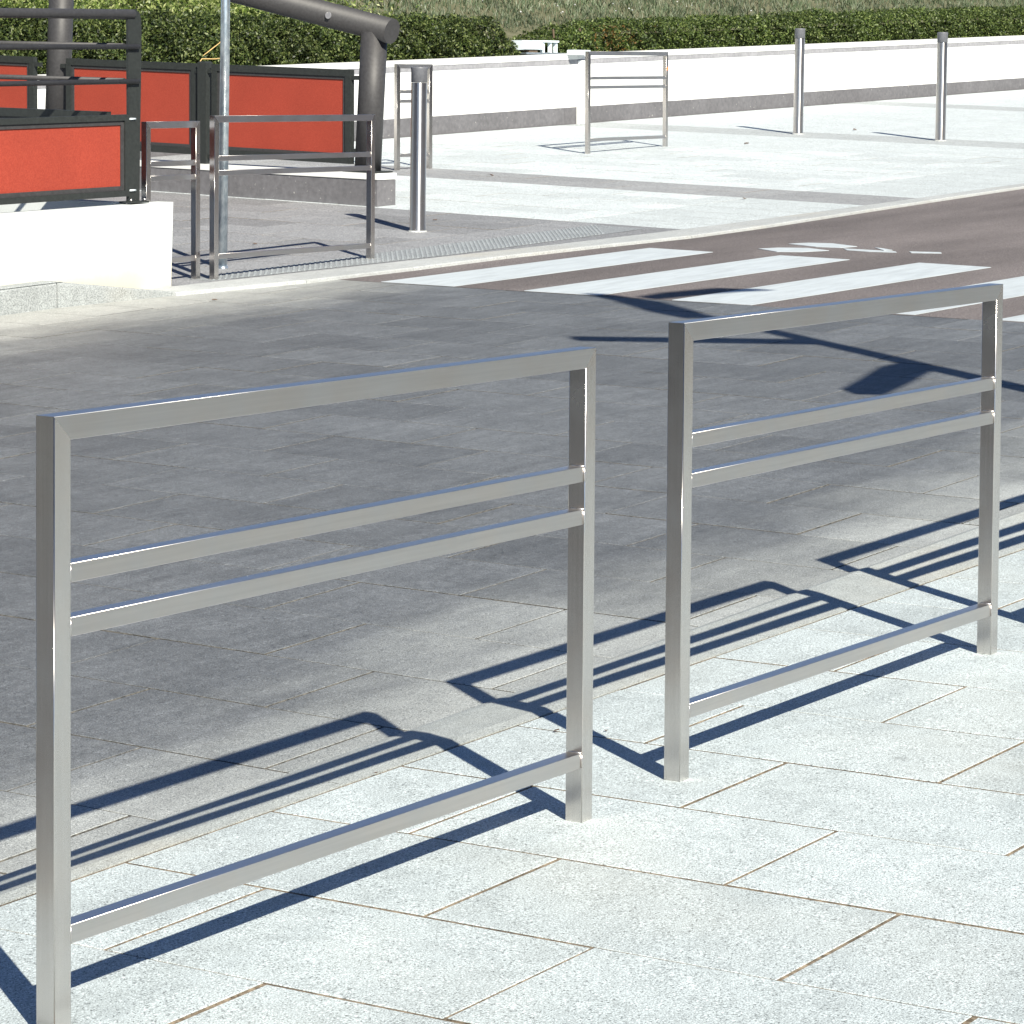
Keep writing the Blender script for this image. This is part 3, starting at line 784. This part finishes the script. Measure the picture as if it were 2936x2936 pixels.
for yy in (17.3,):
    mb = MB(); mb.cyl((15.72, yy, zc(yy) + .05), (15.72, yy, ztop(yy) - .04), 0.106, 30); obj('post', shift(mb, O3), MAT['dark_tube'], t)
# red panel fence between the posts
O4 = (15.66, 12.54, 0.81)
t = thing('panel_fence', 'row of red panels in dark frames standing on the grey plinth wall', 'fence', O4)
s4 = 0.0285
for a0, a1 in ((11.04, 12.46), (12.62, 14.05), (14.42, 15.85), (16.0, 17.2)):
    zt = 1.592 + s4 * (a0 - 11.04); zb = 0.842 + s4 * (a0 - 11.04)
    zt1 = zt + s4 * (a1 - a0); zb1 = zb + s4 * (a1 - a0)
    framed_panel('y', a0, a1, 15.63, zb1, zt1, s4, t, O4, fw=0.055, inner=0.026, depth=0.05)
for yy in (12.54, 15.92):
    mb = MB(); mb.box(15.60, yy - .045, zc(yy) + .05, 15.69, yy + .045, 1.655 + s4 * (yy - 12.54), 0.012); obj('post', shift(mb, O4), MAT['dark'], t)
    for z_ in (0.86, 1.56):
        for ya_ in (yy - .085, yy + .045): obj('bracket', shift(MB().box(15.62, ya_, z_, 15.66, ya_ + .04, z_ + .03), O4), MAT['dark'], t)
for yy, sg in ((11.04, -1), (14.05, 1), (14.42, -1)):
    for dz in (0.10, 0.68):
        zz = 0.83 + s4 * (yy - 11.04) + dz; mb = MB(); mb.box(15.64, min(yy, yy + sg * .07), zz, 15.67, max(yy, yy + sg * .07), zz + .035)
        obj('bracket', shift(mb, O4), MAT['dark'], t)

# ------------------------------------------------------------------ long white boundary wall
YW = 15.72
def zg(x): return z_plaza(x, YW)
O5 = (22.5, YW, 0.87)
t = thing('boundary_wall', 'long white wall with grey plinth and pale coping at the back of the plaza', 'wall', O5)
def xbox(x0, x1, y0, y1, h0, h1):
    mb = MB(); vs = []
    for x in (x0, x1): vs += [(x, y0, zg(x) + h0(x)), (x, y1, zg(x) + h0(x)), (x, y1, zg(x) + h1(x)), (x, y0, zg(x) + h1(x))]
    return mb.add(vs, [(0, 3, 7, 4), (1, 5, 6, 2), (3, 2, 6, 7), (0, 4, 5, 1), (0, 1, 2, 3), (4, 7, 6, 5)])
XL, XR = 15.9, 62.0
def hp(x): return 0.205 - 0.0018 * (x - 22.5)
def hw(x): return 0.705 - 0.0006 * (x - 22.5)
obj('wall_body', shift(xbox(XL, XR, YW, YW + .25, hp, hw), O5), MAT['white_far'], t)
x = XL
while x < XR:
    x2 = min(x + 3.4, XR); obj('plinth', shift(xbox(x, x2 - .006, YW - .004, YW + .26, lambda q: -0.3, hp), O5), MAT['plinth'], t)
    obj('joint_band', shift(xbox(x, x2 - .003, YW - .006, YW + .25, hw, lambda q: hw(q) + .056), O5), MAT['joint_band'], t)
    obj('coping_slab', shift(xbox(x, x2 - .004, YW - .012, YW + .30, lambda q: hw(q) + .056, lambda q: hw(q) + .118), O5), MAT['coping'], t)
    x = x2
t = thing('drain_pipe', 'pale square downpipe with a metal box top on the white wall behind the lone barrier', 'downpipe', (26.46, 15.68, 1.0))
mb = MB(); mb.box(26.37, 15.66, 0.99, 26.47, 15.712, 1.73, 0.004); obj('pipe', shift(mb, (26.46, 15.68, 1.0)), MAT['white_far'], t)
mb = MB(); mb.box(26.12, 15.60, 1.795, 26.47, 15.705, 1.853, 0.006); obj('metal_box', shift(mb, (26.46, 15.68, 1.0)), MAT['white_metal'], t)
mb = MB(); mb.box(26.34, 15.685, 0.985, 26.60, 15.709, 1.215, 0.0); obj('mortar_patch', shift(mb, (26.46, 15.68, 1.0)), MAT['coping'], t)
# metal fixture on the bank, in the gap of the hedge
O6 = (26.3, 16.35, 1.83)
t = thing('floodlight', 'small pale metal floodlight standing in the gap of the hedge above the wall', 'floodlight', O6)
mb = MB(); mb.box(25.86, 16.1, 1.80, 26.95, 16.22, 1.822); obj('rail', shift(mb, O6), MAT['galv'], t)
mb = MB(); L = []
for x_, k in ((26.0, 1.0), (26.38, 1.0)):
    L.append([(x_, 16.20, 1.86), (x_, 16.20, 1.93), (x_, 16.26, 1.965), (x_, 16.40, 1.965), (x_, 16.42, 1.88), (x_, 16.3, 1.85)])
mb.loft(L, True, False); obj('housing', shift(mb, O6), MAT['white_metal'], t)
mb = MB(); mb.box(26.38, 16.2, 1.945, 26.72, 16.36, 1.968); obj('visor', shift(mb, O6), MAT['white_metal'], t)
for a in (26.40, 26.56, 26.68): obj('bracket', shift(MB().box(a, 16.22, 1.822, a + .035, 16.26, 1.944), O6), MAT['white_metal'], t)
mb = MB(); mb.box(26.10, 16.22, 1.822, 26.28, 16.30, 1.858); obj('base', shift(mb, O6), MAT['bark'], t)

# ------------------------------------------------------------------ planted bank
def z_bank(x, y):
    b = 0.031 * (x - 22.5)
    d = y - 16.0
    if x < 15.9: b -= 0.0
    s = 1.60 + b + min(max(0, d), 8) * 0.05 + min(max(0, d - 1.5), 7) * 0.50
    return s
bank = sheet('hillside', 9, 15.98, 90, 70, z_bank, 0.0, MAT['soil'], nx=40, ny=50)
def leaves(name, n, pf, size, mat, parent=None, up_bias=0.0, aspect=0.5):
    """n little leaf quads at points from pf(n) -> (n,3) array"""
    P = pf(n); n = len(P)
    d = rng.normal(size=(n, 3)); d[:, 2] += up_bias; d /= np.linalg.norm(d, axis=1)[:, None]
    e = rng.normal(size=(n, 3)); e -= (e * d).sum(1)[:, None] * d; e /= np.linalg.norm(e, axis=1)[:, None]
    s = size * rng.uniform(0.6, 1.35, n)[:, None]
    V = np.stack([P - d * s, P + e * s * aspect, P + d * s, P - e * s * aspect], 1).reshape(-1, 3)
    me = bpy.data.meshes.new(name); me.vertices.add(4 * n); me.vertices.foreach_set('co', V.ravel())
    me.loops.add(4 * n); me.loops.foreach_set('vertex_index', np.arange(4 * n)); me.polygons.add(n)
    me.polygons.foreach_set('loop_start', np.arange(0, 4 * n, 4)); me.polygons.foreach_set('loop_total', np.full(n, 4))
    me.update(calc_edges=True); me.validate(); me.materials.append(mat)
    o = bpy.data.objects.new(name, me); col.objects.link(o)
    if parent: o.parent = parent
    return o
def vnoise(x, y, seed=0):
    return (np.sin(x * 1.7 + seed) * np.cos(y * 1.3 + seed * 2) + 0.6 * np.sin(x * 4.1 + y * 2.7 + seed) + 0.35 * np.sin(x * 9.3 - y * 7.1 + seed * 3)) / 1.95
def hedge_thing(x0, x1, topf, label, n, seed, rusty=None):
    t = thing('hedge', label, 'hedge', ((x0 + x1) / 2, 16.6, 1.6 + 0.031 * ((x0 + x1) / 2 - 22.5)), group='clipped hedges behind the white wall')
    O7 = t.location.copy(); xs_ = np.linspace(x0 + .15, x1 - .15, 60)
    yf, yb = 16.12, 17.5
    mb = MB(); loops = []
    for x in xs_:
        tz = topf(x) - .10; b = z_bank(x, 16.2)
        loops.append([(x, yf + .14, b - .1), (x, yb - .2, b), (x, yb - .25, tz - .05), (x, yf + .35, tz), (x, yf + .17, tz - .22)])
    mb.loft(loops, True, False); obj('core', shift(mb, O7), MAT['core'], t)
    mb = MB()
    for x in np.arange(x0 + .3, x1, .6): mb.cyl((x, 16.45, z_bank(x, 16.4) - .1), (x, 16.5, z_bank(x, 16.4) + .35), .012, 6)
    q = obj('stems', shift(mb, O7), MAT['bark'], t); q['kind'] = 'stuff'
    def pf(n):
        x = rng.uniform(x0, x1, n); u = rng.uniform(0, 1, n)
        top = np.array([topf(q) for q in x]) + 0.045 + 0.075 * vnoise(x * 1.9, x * 0.7, seed) + 0.03 * vnoise(x * 6, u * 3, seed) ; b = 1.60 + .031 * (x - 22.5)
        hh = top - b; w = yb - yf; per = hh / (hh + w * .6)
        onf = u < per
        zf_ = b + rng.uniform(0, 1, n) * hh
        bul = 0.09 * vnoise(x * 2.3, zf_ * 5, seed) + 0.05 * vnoise(x * 7, zf_ * 11, seed + 2)
        rr = ((zf_ - b) / hh) ** 4 * .18
        y = np.where(onf, yf + .06 + bul + rr + rng.exponential(.035, n), yf + .15 + rng.uniform(0, 1, n) * w * .6)
        z_ = np.where(onf, zf_, top - rng.exponential(.035, n) + 0.05 * vnoise(x * 5, y * 5, seed + 1))
        # ragged ends
        endk = np.minimum(x - x0, x1 - x); keep = rng.uniform(0, 1, n) < np.clip(endk / .25 + .3, 0, 1)
        z_ = np.where(endk < .35, b + (z_ - b) * (0.55 + .45 * np.clip(endk / .35, 0, 1)), z_)
        P = np.stack([x - O7[0], y - O7[1], z_ - O7[2]], 1); return P[keep]
    q = leaves('leaves', n, pf, 0.018, MAT['leaf_dark'] if seed % 2 else MAT['leaf_hedge'], t, 0.2); q['kind'] = 'stuff'
    if rusty:
        def pr(n):
            x = rng.normal(rusty, .28, n); b = 1.60 + .031 * (x - 22.5); z_ = b + rng.uniform(.02, .42, n)
            y = yf + .03 + 0.05 * vnoise(x * 5, z_ * 7, 3) + rng.exponential(.02, n); return np.stack([x - O7[0], y - O7[1], z_ - O7[2]], 1)
        q = leaves('rusty_leaves', 300, pr, 0.018, MAT['leaf_rust'], t, 0.1); q['kind'] = 'stuff'
    return t
def top_l(x): return 2.05 + 0.004 * (x - 16) + max(0, x - 20) * .015 - max(0, x - 24.8) * .1
def top_r(x): return 2.02 + 0.034 * (x - 27) + 0.10 * min(1.0, max(0, (x - 27)) / 1.5)
hedge_thing(15.8, 25.85, top_l, 'dark green hedge behind the wall, left of the gap with the floodlight', 85000, 1)
hedge_thing(26.75, 46.0, top_r, 'long green hedge behind the wall, right of the gap, rusty at its left end', 100000, 2, rusty=27.9)
# hedge behind the fenced stairhead at the far left
def left_pf(n):
    x = rng.uniform(9.5, 16.4, n); top = 2.45 + .25 * vnoise(x, x, 4)
    z_ = 1.35 + rng.uniform(0, 1, n) ** .9 * (top - 1.35); y = 22.6 + 0.25 * vnoise(x * 2, z_ * 4, 5) + .35 * (z_ - 1.35) + rng.exponential(.05, n)
    return np.stack([x, y, z_], 1)

# loose ground cover (light shrubs at left) and rough grass over the bank
def cover_pf(n):
    x = rng.uniform(14.5, 27.0, n); y = 17.25 + rng.exponential(1.1, n)
    keep = rng.uniform(0, 1, n) < np.clip((26.8 - x) / 3.5, .05, 1); x, y = x[keep], y[keep]
    h = 0.75 * np.clip((25.5 - x) / 4, .15, 1)
    z_ = 1.60 + .031 * (x - 22.5) + np.maximum(0, y - 16) * .05 + np.maximum(0, y - 17.5) * .5 + rng.uniform(0, 1, len(x)) * h * (.8 + .35 * vnoise(x * 2, y * 2, 7))
    return np.stack([x, y, z_], 1)
o = leaves('ground_cover', 110000, cover_pf, 0.028, MAT['leaf_light'], None, 0.6, 0.38)
o['kind'] = 'stuff'; tag(o, 'loose light green shrubs covering the bank above the hedge', 'ground cover')
def blades(name, n, pf, hgt, mat):
    P = pf(n); n = len(P); a = rng.uniform(0, 2 * math.pi, n); w = 0.006 * rng.uniform(.6, 1.5, n)
    h = hgt * rng.uniform(.5, 1.4, n); ln = rng.normal(0, .35, (n, 2)) * h[:, None]
    W = np.stack([np.cos(a) * w, np.sin(a) * w, np.zeros(n)], 1)
    tip = P + np.stack([ln[:, 0], ln[:, 1], h], 1); mid = P + np.stack([ln[:, 0] * .35, ln[:, 1] * .35, h * .55], 1)
    V = np.stack([P - W, P + W, mid + W * .8, tip, mid - W * .8], 1).reshape(-1, 3)
    me = bpy.data.meshes.new(name); me.vertices.add(5 * n); me.vertices.foreach_set('co', V.ravel())
    me.loops.add(5 * n); me.loops.foreach_set('vertex_index', np.arange(5 * n)); me.polygons.add(n)
    me.polygons.foreach_set('loop_start', np.arange(0, 5 * n, 5)); me.polygons.foreach_set('loop_total', np.full(n, 5))
    me.update(calc_edges=True); me.materials.append(mat)
    o = bpy.data.objects.new(name, me); col.objects.link(o); return o
def grass_pf(n):
    x = rng.uniform(17, 46, n); y = 16.9 + rng.exponential(2.2, n)
    clump = vnoise(x * 1.9, y * 1.9, 9); keep = (rng.uniform(-1, 1, n) < clump + .35); x, y = x[keep], y[keep]
    z_ = 1.59 + .031 * (x - 22.5) + np.maximum(0, y - 16) * .05 + np.maximum(0, y - 17.5) * .5
    return np.stack([x, y, z_], 1)
o = blades('grass', 150000, grass_pf, 0.085, MAT['grass']); o['kind'] = 'stuff'
tag(o, 'rough pale green grass growing on the bank', 'grass')
# stones strewn on the bank
mb = MB()
for i in range(170):
    x = random.uniform(22, 36); y = 17.8 + random.expovariate(.8); r = random.uniform(.010, .026); z_ = z_bank(x, y)
    mb.add([(x - r, y, z_), (x, y - r, z_), (x + r, y, z_), (x, y + r, z_), (x, y, z_ + r * .8)], [(0, 1, 4), (1, 2, 4), (2, 3, 4), (3, 0, 4)])
o = obj('stones', mb, MAT['kerb']); o['kind'] = 'stuff'; tag(o, 'small pale stones strewn over the grassy bank', 'stones')

# dry twig in front of the hedge
O8 = (20.2, 15.95, 1.64)
t = tag(obj('dry_twig', shift(MB().tube([(19.62, 15.88, 1.66), (19.66, 15.88, 1.70), (19.85, 15.87, 1.70), (19.97, 15.87, 1.71)], .005, 6)
     .tube([(19.70, 15.9, 1.73), (19.84, 15.9, 1.80), (19.96, 15.9, 1.86), (20.02, 15.9, 1.93)], .008, 6, [.003, .005, .004, .002])
     .tube([(19.96, 15.9, 1.86), (20.06, 15.9, 1.86)], .003, 6), (19.7, 15.9, 1.64)), MAT['twig']), 'dry yellow twig lying on the wall coping against the hedge', 'twig')
t.location = (19.7, 15.9, 1.64)

# ------------------------------------------------------------------ street lamp (out of the picture, throws the branching shadow)
cot = 1 / math.tan(R(SUN_EL)); ca, sa = math.cos(R(SUN_AZ)), math.sin(R(SUN_AZ))
def caster(px, py, h):   # where a thing at height h above the lane must be to shade lane point (px, py)
    return Vector((px - ca * cot * h, py - sa * cot * h, z_road(px, py) + h))
base = Vector((8.85, 2.22, 0)) - Vector((ca, sa, 0)) * 2.9
base.z = max(z_near(base.x, base.y), 0)
O9 = tuple(base)
t = thing('street_lamp', 'tall street lamp with branching arms outside the right edge, known by its shadow', 'street lamp', O9)
def hp_(px, py):   # height so that the shadow point lies over the post line
    d = (Vector((px, py)) - Vector((base.x, base.y))).length; return d / cot
pole_top_h = hp_(10.68, 4.98)
ptop = Vector((base.x, base.y, pole_top_h + 0.2))
mb = MB(); mb.cyl(base - Vector((0, 0, .05)), ptop, 0.075, 20, 0.06); obj('shaft', shift(mb, O9), MAT['dark_tube'], t)
h1 = hp_(9.92, 3.87); A = Vector((base.x, base.y, 0.2 + h1)); Bp = A + Vector((-0.52, 1.12, 0))
mb = MB(); mb.cyl(A, Bp, 0.085, 16, 0.075); obj('arm', shift(mb, O9), MAT['dark_tube'], t)
def blade(name, pts, th=0.03):
    mb = MB(); a = [tuple(p + Vector((0, 0, -th))) for p in pts]; b = [tuple(p + Vector((0, 0, th))) for p in pts]
    mb.loft([a, b], True, False); obj(name, shift(mb, O9), MAT['dark_tube'], t)
h2 = hp_(9.42, 2.95)
LEAF1 = [(11.329, 6.139), (11.375, 5.945), (11.189, 5.502), (10.862, 5.082), (10.678, 4.876), (10.535, 4.98), (10.722, 5.314), (11.11, 5.782)]
LEAF2 = [(11.347, 5.762), (11.624, 5.761), (12.041, 5.621), (12.079, 5.277), (11.881, 5.412), (11.626, 5.525), (11.3, 5.615)]
def shade(pts, h): return [caster(px, py, h) for px, py in pts]
blade('sign_blade', shade([(9.36, 2.90), (9.46, 3.10), (9.20, 3.11), (8.80, 3.00), (8.40, 2.90), (8.30, 2.80), (8.35, 2.68), (8.85, 2.78)], h2), 0.02)
hl = pole_top_h
blade('lamp_head', shade(LEAF1, hl), 0.02)
blade('lamp_head', shade(LEAF2, hl), 0.02)

# ------------------------------------------------------------------ litter on the ground
lit = []
def flake(x, y, zf, r, label, kindn='dry_leaf', m=None):
    mb = MB(); n = 7; a0 = random.uniform(0, 6); pts = []
    for i in range(n):
        a = a0 + 2 * math.pi * i / n; rr = r * random.uniform(.45, 1.0) * (1 if i % 2 else .7); pts.append((rr * math.cos(a), rr * math.sin(a) * .55, random.uniform(.002, .35 * r)))
    mb.add(pts + [(0, 0, .3 * r)], [(i, (i + 1) % n, n) for i in range(n)])
    o = obj(kindn, mb, m or MAT['leaf_litter'], None, (x, y, zf(x, y) + .002)); tag(o, label, 'leaf', 'dry leaves and crumbs on the paving'); return o

for x, y, zf_, r, lab in ((2.30, 0.50, z_near, .016, 'dry leaf scrap on the pale slabs nearest the sloping kerb, between the two barriers'),
        (2.36, 0.40, z_near, .012, 'dry leaf scrap on the pale slabs just below another, between the two barriers'),
        (2.08, 0.30, z_near, .012, 'pale leaf scrap beside the post shadow of the nearest barrier'),
        (1.74, .62, z_near, .012, 'dark crumb on the joint at the top of the sloping kerb'),
        (4.62, .47, z_near, .014, 'dry leaf scrap on the pavement seen through the second barrier, near its right post'),
        (3.4, 5.0, z_road, .03, 'brown leaf scrap in the middle of the dark lane'),
        (9.9, 7.75, z_road, .035, 'brown leaf scrap on the lane by the foot of the left kerb'),
        (12.6, 9.6, z_plaza, .035, 'dry leaf on the grey paving behind the wide barrier'),
        (14.9, 9.7, z_plaza, .04, 'dry leaf on the grey paving right of the thick bollard'),
        (18.9, 11.9, z_plaza, .06, 'brown leaf on the dark paving band near the half hidden narrow barrier'),
        (18.2, 8.9, z_plaza, .05, 'dark leaf on the dark paving band near the road kerb'),
        (19.4, 14.3, z_plaza, .06, 'dry leaf on the pale paving in front of the white wall, left part'),
        (24.5, 12.4, z_plaza, .06, 'dry leaf on the pale paving between the lone barrier and the thin bollards'),
        (27.6, 12.7, z_plaza, .06, 'dry leaf just right of the left thin bollard'),
        (26.1, 9.6, z_plaza, .06, 'dry leaf on the paving below the right thin bollard')):
    flake(x, y, zf_, r, lab)

# ------------------------------------------------------------------ unseen building added at the right as a dark reflection in the steel
O10 = (40, -20, 0)
t = thing('added_building_right', 'long plain grey building added unseen at the right for the steel to reflect', 'building', O10)
t.location = (40, -20, -1.2)
O10 = (40, -20, -1.2)
W = []
mb = MB(); mb.box(4, -32, -1.2, 95, -20, 13.5); obj('wall', shift(mb, O10), MAT['plinth'], t)
q = MB().box(-0.8, 0.0, -0.9, 0.8, 0.05, 0.9).mesh('window'); q.materials.append(MAT['glass'])
for fl in range(4):
    for k in range(30):
        o = bpy.data.objects.new('window', q); col.objects.link(o); o.parent = t; o.location = (5.5 + k * 3 - O10[0], 0.0, 1.9 + fl * 3.2)
mb = MB(); mb.box(3.7, -32.3, 13.5, 95.3, -19.7, 13.8); obj('roof', shift(mb, O10), MAT['dark'], t)

t = thing('added_building_left', 'plain grey building added unseen at the left for the steel to reflect', 'building', (-14, 22, -1.2))  # unseen block, added so the post end faces mirror something dark
obj('wall', shift(MB().box(-30, 4, -1.2, -14, 46, 14), (-14, 22, -1.2)), MAT['plinth'], t)
q2 = MB().box(0.0, -0.7, -0.9, 0.05, 0.7, 0.9).mesh('window'); q2.materials.append(MAT['glass'])
for fl in range(4):
    for k in range(13):
        o = bpy.data.objects.new('window', q2); col.objects.link(o); o.parent = t; o.location = (0.0, 6 + k * 3 - 22, 3.0 + fl * 3.2)
obj('roof', shift(MB().box(-30.3, 3.7, 14, -13.7, 46.3, 14.3), (-14, 22, -1.2)), MAT['dark'], t)
